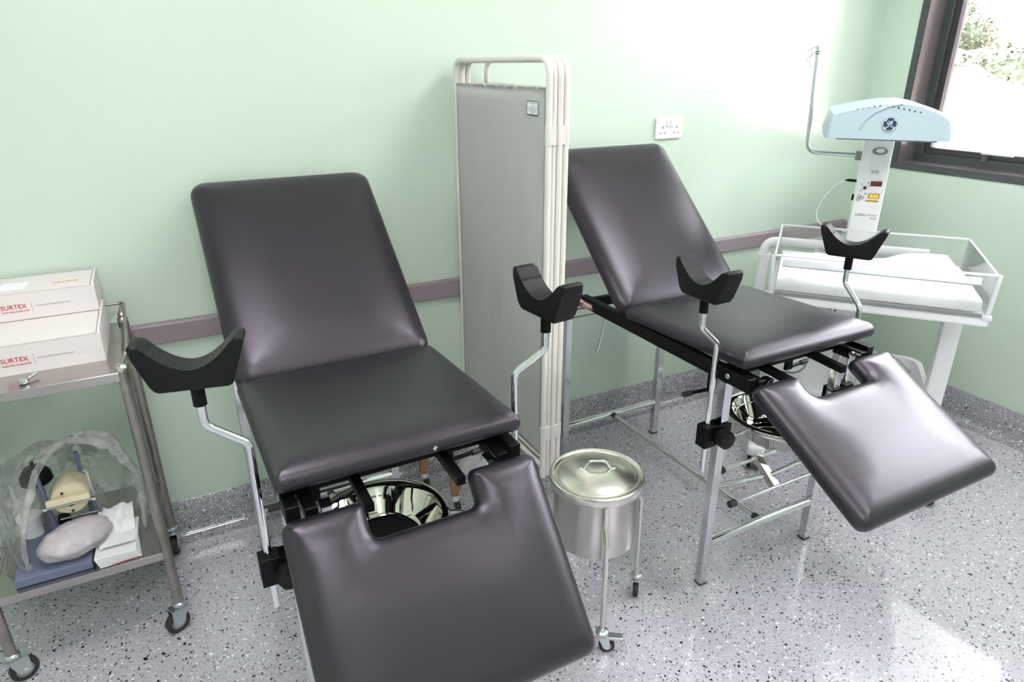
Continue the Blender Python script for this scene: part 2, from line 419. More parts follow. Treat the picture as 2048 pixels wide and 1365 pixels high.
# ------------------------------------------------------------------ ceiling luminaires (above the frame)
def luminaires():
    for side, x, y, lab in (('back_right', -1.4, -1.25, 'square ceiling light panel above the couch by the warmer'), ('back_left', -3.4, -1.25, 'square ceiling light panel above the couch by the trolley'),
                            ('front_right', -1.4, -2.75, 'square ceiling light panel by the window near the front wall'), ('front_left', -3.4, -2.75, 'square ceiling light panel in the far corner from the window')):
        t = thing('ceiling_light_%s_offscreen' % side, lab, 'light', (x, y, H), 0, 'ceiling light panels')
        bm = nb()
        for a in ((-.31, .31, .29, .31), (-.31, .31, -.31, -.29), (-.31, -.29, -.29, .29), (.29, .31, -.29, .29)): box(bm, *a, -.015, 0)
        obj('frame', bm, 'white_paint', t); obj('diffuser_%s_offscreen' % side, box(nb(), -.29, .29, -.29, .29, -.010, -.002), 'lamp', t)
luminaires()
# ------------------------------------------------------------------ examination couch
def stirrup_pad_mesh():
    # U-shaped leg cradle: 0.20 wide at the tips, 0.14 at the foot, 0.095 high, 0.05 thick
    o = [(-.060, 0), (.060, 0), (.068, .004)]+[(.068+.030*k/6, .004+.082*k/6) for k in range(1, 7)]+[(.0985, .091), (.096, .096), (.090, .098), (.084, .097), (.080, .094)]
    for i in range(1, 34):
        x = .076*(1-2*i/34); o.append((x, .042+.050*(abs(x)/.076)**1.9))
    o += [(-.080, .094), (-.084, .097), (-.090, .098), (-.096, .096), (-.0985, .091)]+[(-.068-.030*k/6, .004+.082*k/6) for k in range(6, 0, -1)]+[(-.068, .004)]
    bm = nb(); prism(bm, o, -.029, .029, 'xz', .007); return bm
def couch(loc, rz, back_top, leg_dir, stir, stud_on, label):
    t = thing('examination_couch', label, 'examination couch', loc, rz, 'black examination couches with chrome legs')
    hl = .2505
    for sx in (-1, 1):
        for sy in (-1, 1):
            x = sx*hl; y = sy*.437; top = .757 if sy < 0 else .795
            lg = obj('leg', box(nb(), x-.0145, x+.0145, y-.0145, y+.0145, .007, top, .0015, 1), 'chrome_leg', t)
            obj('foot_cap', box(nb(), x-.016, x+.016, y-.016, y+.016, 0, .008, .002, 1), 'rubber', lg)
            if sy < 0: obj('bolt', cyl(nb(), (x-sx*.0155, y, .60), .007, .004, 12, 'x', .001), 'zinc', lg)
    for sx in (-1, 1):
        x0, x1 = sorted((sx*.240, sx*.269))
        sr = obj('side_rail', box(nb(), x0, x1, -.536, .325, .759, .803, .002, 1), 'black', t)
        obj('rail_end', box(nb(), x0+.004*(sx < 0), x1-.004*(sx > 0), .325, .45, .752, .785, .002, 1), 'black', sr)
        for yb in (-.40, -.455): obj('bolt', cyl(nb(), (sx*.2695, yb, .782), .008, .003, 14, 'x', .001), 'zinc', sr)
        obj('bolt', cyl(nb(), (sx*.2695, .02, .778), .005, .003, 10, 'x'), 'black', sr)
        x0, x1 = sorted((sx*.205, sx*.232))
        ha = obj('hinge_arm', box(nb(), x0, x1, -.540, -.44, .757, .792, .002, 1), 'black', t)
        bm = nb(); xx = sx*.188; prism(bm, [(-.545, .790), (-.515, .790), (-.53, .752)], xx-.012, xx+.012, 'yz', .002); obj('hinge_bracket', bm, 'chrome', ha)
        obj('seat_support', tube(nb(), [(sx*.105, -.20, .785), (sx*.105, -.56, .765)], .0105, sq=True), 'black', t)
        # adjusting lever on its plate
        bm = nb(); xx = sx*.175; box(bm, xx-.016, xx+.016, -.313, -.301, .648, .765, .002, 1)
        lp = obj('lever_plate', bm, 'black', t)
        obj('lever', tube(nb(), [(xx, -.307, .655), (xx+sx*.085, -.297, .654)], .006), 'black', lp)
        obj('lever_grip', tube(nb(), [(xx+sx*.075, -.298, .654), (xx+sx*.105, -.294, .653)], .009), 'rubber', lp)
    for y in (.29, -.42): obj('cross_bar', box(nb(), -.24, .24, y-.014, y+.014, .762, .797, .002, 1), 'black', t)
    for y in (.437, -.437): obj('stretcher', tube(nb(), [(-.238, y, .165), (.238, y, .165)], .0155, 16), 'chrome', t, 40)
    ls = obj('stretcher', tube(nb(), [(0, .425, .165), (0, -.425, .165)], .0105, 14), 'chrome', t, 40)
    for s in (-1, 1): obj('collar', tube(nb(), [(0, s*.424, .165), (0, s*.405, .165)], .0125), 'rubber', ls)
    for z in (.698, .664): obj('head_rod', tube(nb(), [(-.236, .437, z), (.236, .437, z)], .0055), 'chrome', t, 40)
    obj('back_strut', tube(nb(), [(-.034, .45, .70), (-.085, .455, .476)], .007), 'chrome', t, 40)
    # leg-rest linkage under the seat front
    for y, z, x0, x1 in ((-.335, .342, -.112, .20), (-.437, .285, -.150, .240)):
        rd = obj('link_rod', tube(nb(), [(x0, y, z), (x1, y, z)]+([(.240, -.43, z)] if y > -.4 else []), .0065, 12, .02), 'chrome', t, 40)
        obj('end_knob', tube(nb(), [(x0-.014, y, z), (x0+.012, y, z)], .012, 14), 'rubber', rd)
    bm = nb(); tube(bm, [(.055, -.330, .350), (.060, -.432, .272)], .013, sq=True); obj('link_plate', bm, 'basin_steel', t)
    obj('gas_strut', tube(nb(), [(-.06, -.25, .205), (.07, -.40, .31), (.20, -.47, .40)], .010), 'chrome', t, 40)
    # upholstery
    hw = .282
    A = Vector((0, .036, .803)); B = Vector((0, -.527, .828)); d = (A-B)
    pb = obj('seat_cushion', pad(rrect(-hw, hw, 0, d.length, .018), .054, .06, .010), 'leather', t, 60)
    pb.data.transform(frame_mtx(B, (1, 0, 0), d))
    if stud_on:
      stud = obj('stud', lathe(nb(), [(0, -.004), (.006, -.003), (.006, 0), (0, .002)], 4), 'chrome', pb)
      stud.data.transform(frame_mtx((.060, -.5285, .846), (1, 0, 0), (0, .3, 1)))
    A = Vector((0, .046, .812)); by, bz = back_top; B = Vector((0, by, bz)); d = (B-A); n = Vector((1, 0, 0)).cross(d).normalized()
    off = -.024*n
    bk = obj('backrest_cushion', pad(rrect(-hw, hw, 0, d.length, .05), .058, .07, .012), 'leather', t, 60)
    bk.data.transform(frame_mtx(A+off, (1, 0, 0), d))
    for sx in (-1, 1): bf = nb(); tube(bf, [A+off-.014*n+Vector((sx*.17, 0, 0))+d*.03, A+off-.014*n+Vector((sx*.17, 0, 0))+d*.9], .012, sq=True); obj('back_frame_bar', bf, 'black', t)
    # leg rest with its front notch
    A = Vector((0, -.557, .786)); dv = Vector((0, leg_dir[0], leg_dir[1])).normalized(); L = .452
    w = .286; nw = .118; nd = .082
    o = roundpoly([(-w, 0), (-w, -L), (w, -L), (w, 0), (nw, 0), (nw, -nd), (-nw, -nd), (-nw, 0)], [.028, .035, .035, .028, .022, .022, .022, .022])
    yv = -dv; n = Vector((1, 0, 0)).cross(yv).normalized()
    lr = obj('leg_rest_cushion', pad(o, .056, .055, .012), 'leather', t, 60); lr.data.transform(frame_mtx(A-.022*n, (1, 0, 0), yv))
    for sx in (-1, 1): bf = nb(); tube(bf, [A-.036*n+Vector((sx*.215, 0, 0))-dv*.01, A-.036*n+Vector((sx*.215, 0, 0))+dv*.36], .011, sq=True); obj('leg_rest_bar', bf, 'black', t)
    # stirrups: clamp on the front leg, bent chrome rod, sleeve, cradle
    for sx, az, paz, dz in stir:
        bx, by = sx*.3064, -.437
        cl = nb(); x0, x1 = sorted((sx*.284, sx*.328)); box(cl, x0, x1, by-.020, by+.022, .560+dz*.4, .632+dz*.4, .002, 1)
        x2, x3 = sorted((sx*.230, sx*.290)); box(cl, x2, x3, by-.022, by-.0165, .566+dz*.4, .628+dz*.4); box(cl, x2, x3, by+.0165, by+.022, .566+dz*.4, .628+dz*.4)
        c = obj('clamp', cl, 'black', t)
        kb = nb(); zc = .594+dz*.4; pr = []
        kx = sx*.272
        prism(kb, [(kx+.027*(1+.06*math.cos(6*a))*math.cos(a), zc+.027*(1+.06*math.cos(6*a))*math.sin(a)) for a in [2*PI*i/48 for i in range(48)]], by-.058, by-.026, 'xz', .003)
        obj('knob', kb, 'foam', c, 40)
        obj('clamp_screw', tube(nb(), [(kx, by-.03, zc), (kx, by-.01, zc)], .008), 'zinc', c)
        obj('clamp_catch', tube(nb(), [(kx-sx*.01, by-.024, zc-.031), (kx-sx*.055, by-.022, zc-.026)], .006), 'black', c)
        tx = bx+.0735*math.cos(az); ty = by+.0735*math.sin(az)
        z0, z1, z2, z3, z4 = .484+dz, .908+dz, .9727+dz, 1.0174+dz, 1.0602+dz
        rd = obj('stirrup_rod', tube(nb(), [(bx, by, z0), (bx, by, z1), (tx, ty, z2), (tx, ty, z4)], .0085, 14, .03), 'chrome', t, 60)
        obj('sleeve', tube(nb(), [(tx, ty, z3), (tx, ty, z4+.004)], .0125, 16), 'black', rd, 60)
        sp = obj('stirrup_pad', stirrup_pad_mesh(), 'foam', rd, 50); sp.location = (tx, ty, z4); sp.rotation_euler = (0, 0, paz)
    return t
RC = (-1.665, -.658, 0); LC = (-2.935, -.656, 0)
def rad(a): return math.radians(a)
cL = couch(LC, .006, (.607, 1.280), (-.301, -.341), ((-1, .0877+PI, rad(-12), .007), (1, 2.5505+PI, rad(-84), .029)), True, 'black couch beside the steel trolley, its leg rest hanging steeply down')
cR = couch(RC, 0, (.590, 1.313), (-.3875, -.207), ((-1, .081+PI, rad(-89), -.022), (1, -1.6308+PI, rad(-62), -.014)), False, 'black couch next to the infant warmer, leg rest raised, red sticker on rail')
# red maker's label on the right couch's rail
lb = obj('rail_label', box(nb(), -.2705, -.269, .243, .326, .762, .789), 'red_label', cR); tag(lb, 'red and white sticker')
obj('label_print', box(nb(), -.2711, -.2703, .303, .324, .777, .788), 'paper', lb); obj('label_print', box(nb(), -.2711, -.2703, .246, .300, .775, .784), 'paper', lb)
for k in range(3): obj('label_print', box(nb(), -.2711, -.2703, .275-.02*k, .322-.012*k, .7635+.0042*k, .7648+.0042*k), 'paper', lb)
def basin(loc, label):
    pr = [(0, -.088), (.085, -.090), (.098, -.086), (.112, -.070), (.140, -.010), (.147, -.002), (.163, .000), (.1675, -.002), (.168, -.006), (.164, -.007), (.148, -.006), (.142, -.013), (.114, -.074), (.099, -.091), (.084, -.094), (0, -.092)]
    b = nb(); lathe(b, pr, 56); o = obj('basin', b, 'basin_steel', None, 40, loc)
    return tag(o, label, 'basin', 'steel basins under the couches')
basin((LC[0]-.019, LC[1]-.352, .580), 'polished steel basin seen through the notch of the couch by the trolley')
basin((RC[0]+.018, RC[1]-.425, .580), 'polished steel basin under the couch next to the infant warmer')
def basin_ring(t, x, y):
    bm = nb(); n = 40; tube(bm, [(x+.135*math.cos(2*PI*i/n), y+.135*math.sin(2*PI*i/n), .549) for i in range(n)], .005, 8, closed=True)
    for s in (-1, 1): tube(bm, [(x+s*.137, y, .549), (s*.238, -.437, .549)], .005, 8)
    obj('basin_ring', bm, 'chrome', t, 60)
basin_ring(cL, -.019, -.352); basin_ring(cR, .018, -.425)
# ------------------------------------------------------------------ folding screen
def screen():
    t = thing('folding_screen', 'folded white fabric privacy screen standing between the two black couches', 'screen', (-2.3, -.36, 0))
    ends = [((0, -.325), (0, .320)), ((.0195, -.318), (.022, .316)), ((.0385, -.322), (.043, .312)), ((.0585, -.322), (.112, .300))]
    rt = .0098; zt, zb = 1.640, .300
    for i, (a, b) in enumerate(ends):
        a = Vector((a[0], a[1], 0)); b = Vector((b[0], b[1], 0)); d = (b-a).normalized()
        p = lambda v, z: Vector((v.x, v.y, z))
        fr = obj('panel_frame', tube(nb(), [p(a, zb), p(a, zt), p(b, zt), p(b, zb)], rt, 14, .045), 'screen_tube', t, 60)
        obj('bottom_bar', tube(nb(), [p(a, .342), p(b, .342)], rt*.9, 12), 'screen_tube', fr, 60)
        for z in (1.563, .372): obj('curtain_rod', tube(nb(), [p(a, z), p(b, z)], .0035, 8), 'screen_tube', fr)
        bm = nb(); G = {}; nx, nz = 46, 60; ln = (b-a).length; nv = Vector((-d.y, d.x, 0)) if i else Vector((-1, 0, 0))
        for j in range(nx+1):
            for k in range(nz+1):
                u = j/nx; v = k/nz
                z = 1.566-1.190*v; sgn = .011+ln*u*(ln-.022)/ln
                top = min(1, v/.28); top = top*top*(3-2*top)
                fold = (.007*noise.noise((u*4.5+i*3, v*.7, 1))+.003*noise.noise((u*11+v*2, v*1.6, 6)))*top+.0016*math.sin(u*60+4*noise.noise((u*4, v, 2)))*max(0, 1-v*22)
                if i == 0: fold += .008*max(0, v-.45)*math.sin(u*6+v*3.2)
                q = a+d*sgn+nv*(fold+(.004 if v < .985 else .002)); G[j, k] = bm.verts.new((q.x, q.y, z))
        for j in range(nx):
            for k in range(nz): bm.faces.new((G[j, k], G[j+1, k], G[j+1, k+1], G[j, k+1]))
        ge = bmesh.ops.solidify(bm, geom=bm.faces[:], thickness=.0012)
        c = obj('curtain', bm, 'cloth', fr, 180)
        if i == 0: CUR = c
    for (i, j, s) in ((0, 1, 0), (2, 3, 0), (1, 2, 1)):
        for z in (1.438, .471):
            a = ends[i][s]; b = ends[j][s]; bm = nb()
            for q in (a, b): tube(bm, [(q[0], q[1], z-.026), (q[0], q[1], z+.026)], .0112, 14)
            box(bm, min(a[0], b[0]), max(a[0], b[0]), min(a[1], b[1])-.010, max(a[1], b[1])+.010, z-.025, z+.025)
            obj('hinge', bm, 'screen_tube', t, 40)
    # care label with green border
    f = Matrix.Translation((-2.3, -.36, 0)).inverted()
    lab = obj('care_label', box(nb(), -.0075, -.0062, -.277, -.211, 1.490, 1.528), 'paper', CUR)
    bm = nb()
    for a in ((-.277, -.211, 1.526, 1.528), (-.277, -.211, 1.490, 1.492), (-.277, -.275, 1.490, 1.528), (-.213, -.211, 1.490, 1.528), (-.277, -.211, 1.5085, 1.5095)): box(bm, -.0082, -.0072, a[0], a[1], a[2], a[3])
    obj('label_border', bm, 'ink_green', t)
    bm = nb()
    for y0, y1, z in ((-.270, -.225, 1.521), (-.258, -.236, 1.514), (-.265, -.225, 1.503), (-.268, -.222, 1.499), (-.255, -.235, 1.495)): box(bm, -.0081, -.0072, y0, y1, z, z+.0018)
    obj('label_print', bm, 'ink_light', t)
    # taped castor feet on arms wrapped in clear film
    for (x, y) in ((-.235, .235), (-.185, .030)):
        ft = obj('foot_tube', tube(nb(), [(-.005, y+.02, .305), (x+.02, y, .150), (x, y, .135), (x, y, .070)], .012, 12, .03), 'screen_tube', t, 60)
        obj('brown_tape', lathe(nb(), [(.0125, -.085), (.0175, -.078), (.0185, -.03), (.0200, .0), (.0190, .03), (.017, .048)], 16, (x, y, .148)), 'brown_tape', ft, 60)
        bm = nb(); G = {}; n1, n2 = 26, 12
        P0 = Vector((x+.012, y, .135)); P1 = Vector((-.02, y+.02, .285))
        for j in range(n1+1):
            for k in range(n2):
                s = j/n1; a = 2*PI*k/n2; q = P0.lerp(P1, s); r = .032+.016*noise.noise((s*7, math.cos(a)*1.5+y*9, math.sin(a)*1.5))
                G[j, k] = bm.verts.new((q.x, q.y+r*math.cos(a), q.z+r*math.sin(a)*1.2))
        for j in range(n1):
            for k in range(n2): bm.faces.new((G[j, k], G[j, (k+1) % n2], G[j+1, (k+1) % n2], G[j+1, k]))
        obj('plastic_film', bm, 'wrap_plastic', ft, 180)
        obj('castor_housing', lathe(nb(), [(0, .085), (.013, .084), (.015, .07), (.0145, .06), (.018, .055), (.018, .044), (0, .042)], 16, (x, y, 0)), 'zinc', ft, 40)
        obj('castor_wheel', cyl(nb(), (x+.005, y-.01, .0225), .0225, .016, 20, 'x', .003), 'rubber', ft, 40)
screen()
# ------------------------------------------------------------------ kick bucket on its stand
BX, BY = -2.310, -1.015
def castor(parent, x, y, az, R=.026, w=.017, top=.085, brake=False):
    """swivel castor: stem collar, fork, wheel trailing along az"""
    hx, hy = math.cos(az), math.sin(az); off = .016
    m = Matrix.Translation((x, y, 0)) @ Matrix.Rotation(az, 4, 'Z')
    bm = nb(); lathe(bm, [(0, top), (.011, top), (.013, top-.006), (.019, top-.010), (.020, top-.018), (.012, top-.024), (0, top-.024)], 18)
    for s in (-1, 1):
        k = R/.024; o = [(-.013*k, top-.024), (.021*k, top-.024), (off+.011*k, R-.002), (off+.004*k, R-.010), (off-.006*k, R-.008), (off-.011*k, R)]
        prism(bm, o, s*(w/2+.002), s*(w/2+.0045), 'xz')
    box(bm, -.013*k, .021*k, -w/2-.0045, w/2+.0045, top-.028, top-.023)
    bm.transform(m); f = obj('castor_fork', bm, 'zinc', parent, 30)
    bm = nb(); lathe(bm, [(0, -w/2), (R*.55, -w/2), (R*.62, -w/2+.001), (R*.9, -w/2), (R, -w/2+.004), (R, w/2-.004), (R*.9, w/2), (R*.62, w/2-.001), (R*.55, w/2), (0, w/2)], 26, (off, 0, R), 'y'); bm.transform(m); obj('castor_wheel', bm, 'rubber', f, 40)
    bm = nb(); cyl(bm, (off, 0, R), R*.62, w+.0012, 22, 'y', .001); bm.transform(m); obj('wheel_hub', bm, 'grey_plastic', f, 40)
    bm = nb(); cyl(bm, (off, 0, R), .006, w+.011, 12, 'y', .001); bm.transform(m); obj('axle', bm, 'zinc', f, 40)
    if brake:
        bm = nb(); box(bm, .018, .062, -.012, .012, top-.034, top-.024, .003); bm.transform(m @ Matrix.Rotation(.0, 4, 'Y')); obj('brake_pedal', bm, 'zinc', f)
    return f
def bucket():
    t = thing('bucket_stand', 'three-legged steel stand on castors holding the lidded bucket', 'stand', (BX, BY, 0))
    bm = nb(); n = 40; tube(bm, [(.1335*math.cos(2*PI*i/n), .1335*math.sin(2*PI*i/n), .4835) for i in range(n)], .003, 8, closed=True); obj('ring', bm, 'brushed', t, 60)
    for a, br, az in ((rad(-113), True, rad(-35)), (rad(-4), False, rad(-128)), (rad(127), False, rad(60))):
        u = Vector((math.cos(a), math.sin(a), 0)); p = lambda r, z: u*r+Vector((0, 0, z))
        lg = obj('leg', tube(nb(), [p(.1345, .4865), p(.1385, .415), p(.166, .375), p(.172, .082)], .0072, 12, .03), 'brushed', t, 60)
        c = castor(lg, u.x*.172, u.y*.172, az, .024, .016, .085, br)
    b = thing('lidded_bucket', 'round brushed steel bucket with a domed lid between the couches', 'bucket', (BX, BY, .29))
    obj('body', lathe(nb(), [(0, .004), (.118, .002), (.126, .008), (.1275, .02), (.1275, .205), (.131, .210), (.131, .213), (.125, .213), (.125, .02), (0, .008)], 56), 'stainless', b, 40)
    ld = obj('lid', lathe(nb(), [(.1385, .197), (.1405, .201), (.141, .214), (.139, .220), (.134, .2225), (.128, .2215), (.123, .217), (.118, .2165), (.113, .219), (.108, .223), (.05, .236), (0, .239), (0, .236), (.1, .218), (.12, .214), (.136, .212), (.1365, .197)], 64), 'brushed', b, 35)
    ang = rad(-28); u = Vector((math.cos(ang), math.sin(ang), 0)); p = lambda r, z: u*r+Vector((0, 0, z))
    obj('lid_handle', tube(nb(), [p(-.052, .234), p(-.040, .236), p(-.026, .262), p(.026, .262), p(.040, .236), p(.052, .234)], .0042, 10, .035), 'chrome', ld, 60)
bucket()
# ------------------------------------------------------------------ instrument trolley
def trolley():
    t = thing('instrument_trolley', 'two-tier stainless steel instrument trolley on castors against the green wall', 'trolley', (-3.6875, -.285, 0))
    hx, hy = .2075, .205
    for z, nm in ((.880, 'top_shelf'), (.296, 'bottom_shelf')):
        bm = nb(); box(bm, -hx, hx, -hy-.008, hy+.008, z-.004, z, .001, 1)
        for a in ((-hx, hx, -hy-.010, -hy-.006), (-hx, hx, hy+.006, hy+.010), (-hx-.002, -hx+.002, -hy, hy), (hx-.002, hx+.002, -hy, hy)): box(bm, *a, z-.024, z+.001, .0008, 1)
        obj(nm, bm, 'shelf_steel', t)
    for sx in (-1, 1):
        for sy in (-1, 1):
            x, y = sx*(hx+.006), sy*hy
            lg = obj('leg', tube(nb(), [(x, y, .100), (x, y, .893)], .0145, 18), 'trolley_tube', t, 60)
            obj('leg_cap', lathe(nb(), [(0, .905), (.006, .903), (.0135, .898), (.016, .892), (.0155, .884), (.0145, .884)], 18, (x, y, 0)), 'stainless', lg, 40)
            castor(lg, x, y, {(1, -1): rad(205), (1, 1): rad(-95), (-1, -1): rad(25), (-1, 1): rad(-60)}[(sx, sy)], .036, .022, .112)
    X = hx+.006
    gp = [(X, -hy, .895), (X+.016, -hy+.004, .925), (X+.022, -hy+.030, .943), (X+.012, hy, .944)]
    gr = obj('gallery_rail', tube(nb(), gp+[(-q[0], q[1], q[2]) for q in gp[::-1]], .0050, 10, .014), 'trolley_tube', t, 60)
    for sx in (-1, 1):
        obj('rail_support', tube(nb(), [(sx*(X+.008), hy-.004, .943), (sx*(X-.004), hy-.004, .915), (sx*X, hy, .890)], .0042, 8, .01), 'stainless', gr, 60)
        obj('support_knob', lathe(nb(), [(0, .030), (.007, .028), (.012, .020), (.009, .013), (.014, .006), (.013, -.006), (0, -.010)], 14, (sx*X, hy, .888)), 'stainless', gr, 40)
trolley()
def carton(name, loc, hx, hy, h, label, fronttext):
    t = thing(name, label, 'box', loc, rad(-.6)); b = nb()
    box(b, -hx, hx, -hy, hy, 0, h*.94); obj('body', b, 'carton', t)
    obj('lid', box(nb(), -hx, hx-.007, -hy, hy, h*.945, h, .0005, 1), 'carton', t)
    bm = nb(); prism(bm, [(-hy-.002, 0), (hy, 0), (hy, h+.004), (-hy+.012, h+.004), (-hy-.001, h*.93)], hx-.004, hx+.002, 'yz'); obj('side_flap', bm, 'carton', t)
    F = lambda x, z: frame_mtx((x, -hy-.0006, z), (1, 0, 0), (0, 0, 1))
    g = fronttext
    text('brand_print', 'SURTEX', .0178, F(hx-.2290, h*.41), 'ink_red', t, wscale=.96)
    text('brand_print', 'INSTRUMENTS', .0058, F(hx-.2280, h*.29), 'ink_red', t, wscale=1.68)
    obj('divider_print', box(nb(), hx-.1565, hx-.1558, -hy-.001, -hy, h*.24, h*.60), 'ink_light', t)
    text('web_print', 'www.surtex-instruments.co.uk', .0066, F(hx-.148, h*.43), 'ink_light', t)
    return t
c1 = carton('carton', (-3.669, -.238, .880), .155, .146, .084, 'pale cardboard instrument carton lying directly on the trolley top', 0)
c2 = carton('carton', (-3.674, -.105, .966), .155, .083, .080, 'pale cardboard instrument carton stacked on top of the larger carton', 1)
obj('shipping_label', box(nb(), -.075, -.010, -.055, .02, .0800, .0806), 'paper', c2)
text('brand_print', 'SURTEX', .018, frame_mtx((.115, -.020, .0808), (-1, 0, 0), (0, -1, 0)), 'orange', c2)
def bolt():
    t = thing('wing_bolt', 'small loose metal bolt lying on the front of the trolley top', 'bolt', (-3.690, -.452, .8815), .5)
    obj('shank', tube(nb(), [(.0, 0, .007), (.030, .012, .010)], .0045, 10), 'zinc', t, 60)
    obj('head', lathe(nb(), [(0, 0), (.011, .001), (.013, .006), (.011, .012), (0, .014)], 14, (-.006, -.002, 0)), 'zinc', t, 40)
bolt()
# ------------------------------------------------------------------ bagged apparatus on the trolley's lower shelf
def apparatus():
    Z = .297
    t = thing('bagged_apparatus', 'small apparatus on a blue grey base under a clear plastic bag', 'apparatus', (-3.74, -.33, Z))
    bm = nb(); box(bm, -.105, .080, -.148, .115, 0, .026, .003, 2); obj('base_plate', bm, 'blue_plate', t)
    for x, y in ((-.012, .03), (.076, .09)):
        obj('upright', tube(nb(), [(x, y, .02), (x-.012*(x < 0), y, .255)], .006), 'blue_plate', t, 60)
    d = obj('roller', lathe(nb(), [(0, -.030), (.030, -.030), (.046, -.028), (.048, -.024), (.048, .052), (.046, .056), (0, .056)], 36, (.045, .03, .152), 'y'), 'cream', t, 40)
    obj('roller_slot', prism(nb(), [(.022, .155), (.068, .155), (.062, .138), (.045, .130), (.028, .138)], -.002, .004, 'xz'), 'black', d)
    for x, z in ((.030, .178), (.045, .114)): obj('screw', cyl(nb(), (x, -.001, z), .004, .003, 10, 'y'), 'ink', d)
    bm = nb(); box(bm, -.012, .098, -.022, -.006, .152, .170, .002, 1, Matrix.Rotation(0, 4, 'Y')); obj('cross_beam', bm, 'cream', t)
    obj('pull_rod', tube(nb(), [(-.018, -.01, .143), (.102, -.01, .143)], .0035), 'chrome', t, 60)
    for x in (-.018, .104): obj('nut', cyl(nb(), (x, -.01, .143), .008, .012, 8, 'x', .002), 'chrome', t, 40)
    obj('thin_rod', tube(nb(), [(.100, .02, .225), (.102, .02, .10)], .003), 'chrome', t); obj('nut', cyl(nb(), (.100, .02, .226), .009, .006, 8, 'z', .001), 'chrome', t)
    obj('support_arm', tube(nb(), [(.104, -.005, .14), (.110, .012, .085)], .006), 'blue_plate', t)
    obj('lower_rod', tube(nb(), [(.005, .018, .083), (.108, .014, .083)], .003), 'chrome', t)
    obj('counter_block', box(nb(), -.002, .026, .018, .05, .024, .085, .003), 'black', t)
    obj('cup', lathe(nb(), [(0, .0), (.028, .0), (.030, .05), (.033, .055), (.033, .066), (0, .068)], 28, (-.078, .07, .027)), 'white_plastic', t, 40)
    m = obj('motor_cover', lathe(nb(), [(0, 0), (.034, 0), (.042, .008), (.040, .03), (.026, .052), (.006, .058), (.005, .072), (0, .073)], 28, (-.035, .085, .185)), 'black', t, 40)
    obj('motor_post', tube(nb(), [(-.035, .085, .02), (-.035, .085, .19)], .012), 'grey_plastic', t)
    # bag draped over it, open at the front
    bm = nb(); G = {}; nu, nv = 64, 26; A0, A1 = -.22, 3*PI/2-.55      # from beside the papers, round the back, to the front left corner
    for j in range(nu+1):
        for k in range(nv+1):
            a = A0+(A1-A0)*j/nu; v = k/nv
            r = .178*(1-v**3.2)+.012
            nz = noise.noise((math.cos(a)*2.2, math.sin(a)*2.2, v*2.6)); n2 = noise.noise((a*5, v*5, 4))
            rr = r*(1+.16*nz+.06*n2); z = .0015+.318*math.sin(v*PI/2)*(1+.10*nz*v)
            x = rr*math.cos(a)+.050*v+.010; y = rr*math.sin(a)*.90
            G[j, k] = bm.verts.new((min(max(x, -.155), .210), min(y, .185), max(.0015, z)))
    for j in range(nu):
        for k in range(nv): bm.faces.new((G[j, k], G[j+1, k], G[j+1, k+1], G[j, k+1]))
    edge = [G[0, k].co.copy() for k in range(nv+1)]+[G[nu, k].co.copy() for k in range(nv, -1, -1)]
    o = obj('plastic_bag', bm, 'bag_plastic', None, 180, (-3.722, -.305, Z)); tag(o, 'clear crumpled plastic bag draped over the apparatus on the lower shelf', 'plastic bag')
    # thick gathered hem along the bag's open front edge
    b2 = nb(); n = len(edge); rad_ = [.0035+.010*abs(noise.noise((i*.3, 5, 1)))+.006*math.sin(i/(n-1)*PI) for i in range(n)]
    tube(b2, [q+Vector((0, 0, max(0, rad_[i]-q.z))) for i, q in enumerate(edge)], rad_, 10)
    obj('bag_hem', b2, 'wrap_plastic', o, 180)
    # oval dish in film, folded papers
    d = thing('oval_dish', 'translucent oval dish wrapped in film leaning on the apparatus base', 'dish', (-3.694, -.412, Z+.054))
    pr = [(0, -.008), (.045, -.006), (.074, .004), (.082, .014), (.084, .018), (.079, .017), (.072, .009), (.045, 0), (0, -.002)]
    bm = nb(); lathe(bm, pr, 40); bm.transform(Matrix.Translation((0, 0, .012)) @ Matrix.Rotation(rad(28), 4, 'Z') @ Matrix.Rotation(rad(20), 4, 'X') @ Matrix.Diagonal((1, .62, .7, 1)))
    obj('dish_body', bm, 'dish', d, 50)
    bm = nb(); bmesh.ops.create_icosphere(bm, subdivisions=4, radius=1)
    for v in bm.verts:
        q = v.co.copy(); w = 1+.10*noise.noise(q*2.5)+.04*noise.noise(q*7); v.co = Vector((q.x*.096, q.y*.060, q.z*.034))*w
    bm.transform(Matrix.Translation((0, 0, .016)) @ Matrix.Rotation(rad(28), 4, 'Z') @ Matrix.Rotation(rad(20), 4, 'X')); obj('film', bm, 'film_oval', d, 180)
    p = thing('folded_papers', 'folded white paper leaflets with pink edges beside the oval dish', 'papers', (-3.595, -.405, Z))
    for k in range(6):
        bm = nb(); box(bm, -.055, .052, -.085, .09, .001+.0052*k, .0045+.0052*k, .001, 1, Matrix.Rotation(rad(4-k*1.4), 4, 'Z')); obj('leaflet', bm, 'paper', p)
    obj('print_edge', box(nb(), -.02, .05, -.0868, -.085, .004, .007), 'pink', p)
    bm = nb(); G = {}
    for i in range(25):
        for j in range(25):
            u, v = i/24-.5, j/24-.5; z = .040+.075*max(0, v+.05)+.012*noise.noise((u*5, v*5, 2))*(v+.5)+.005*noise.noise((u*14, v*14, 7)); G[i, j] = bm.verts.new((u*.092+.002, v*.15+.025, z))
    for i in range(24):
        for j in range(24): bm.faces.new((G[i, j], G[i+1, j], G[i+1, j+1], G[i, j+1]))
    o = obj('tissue', bm, 'sheet', p, 180)
apparatus()
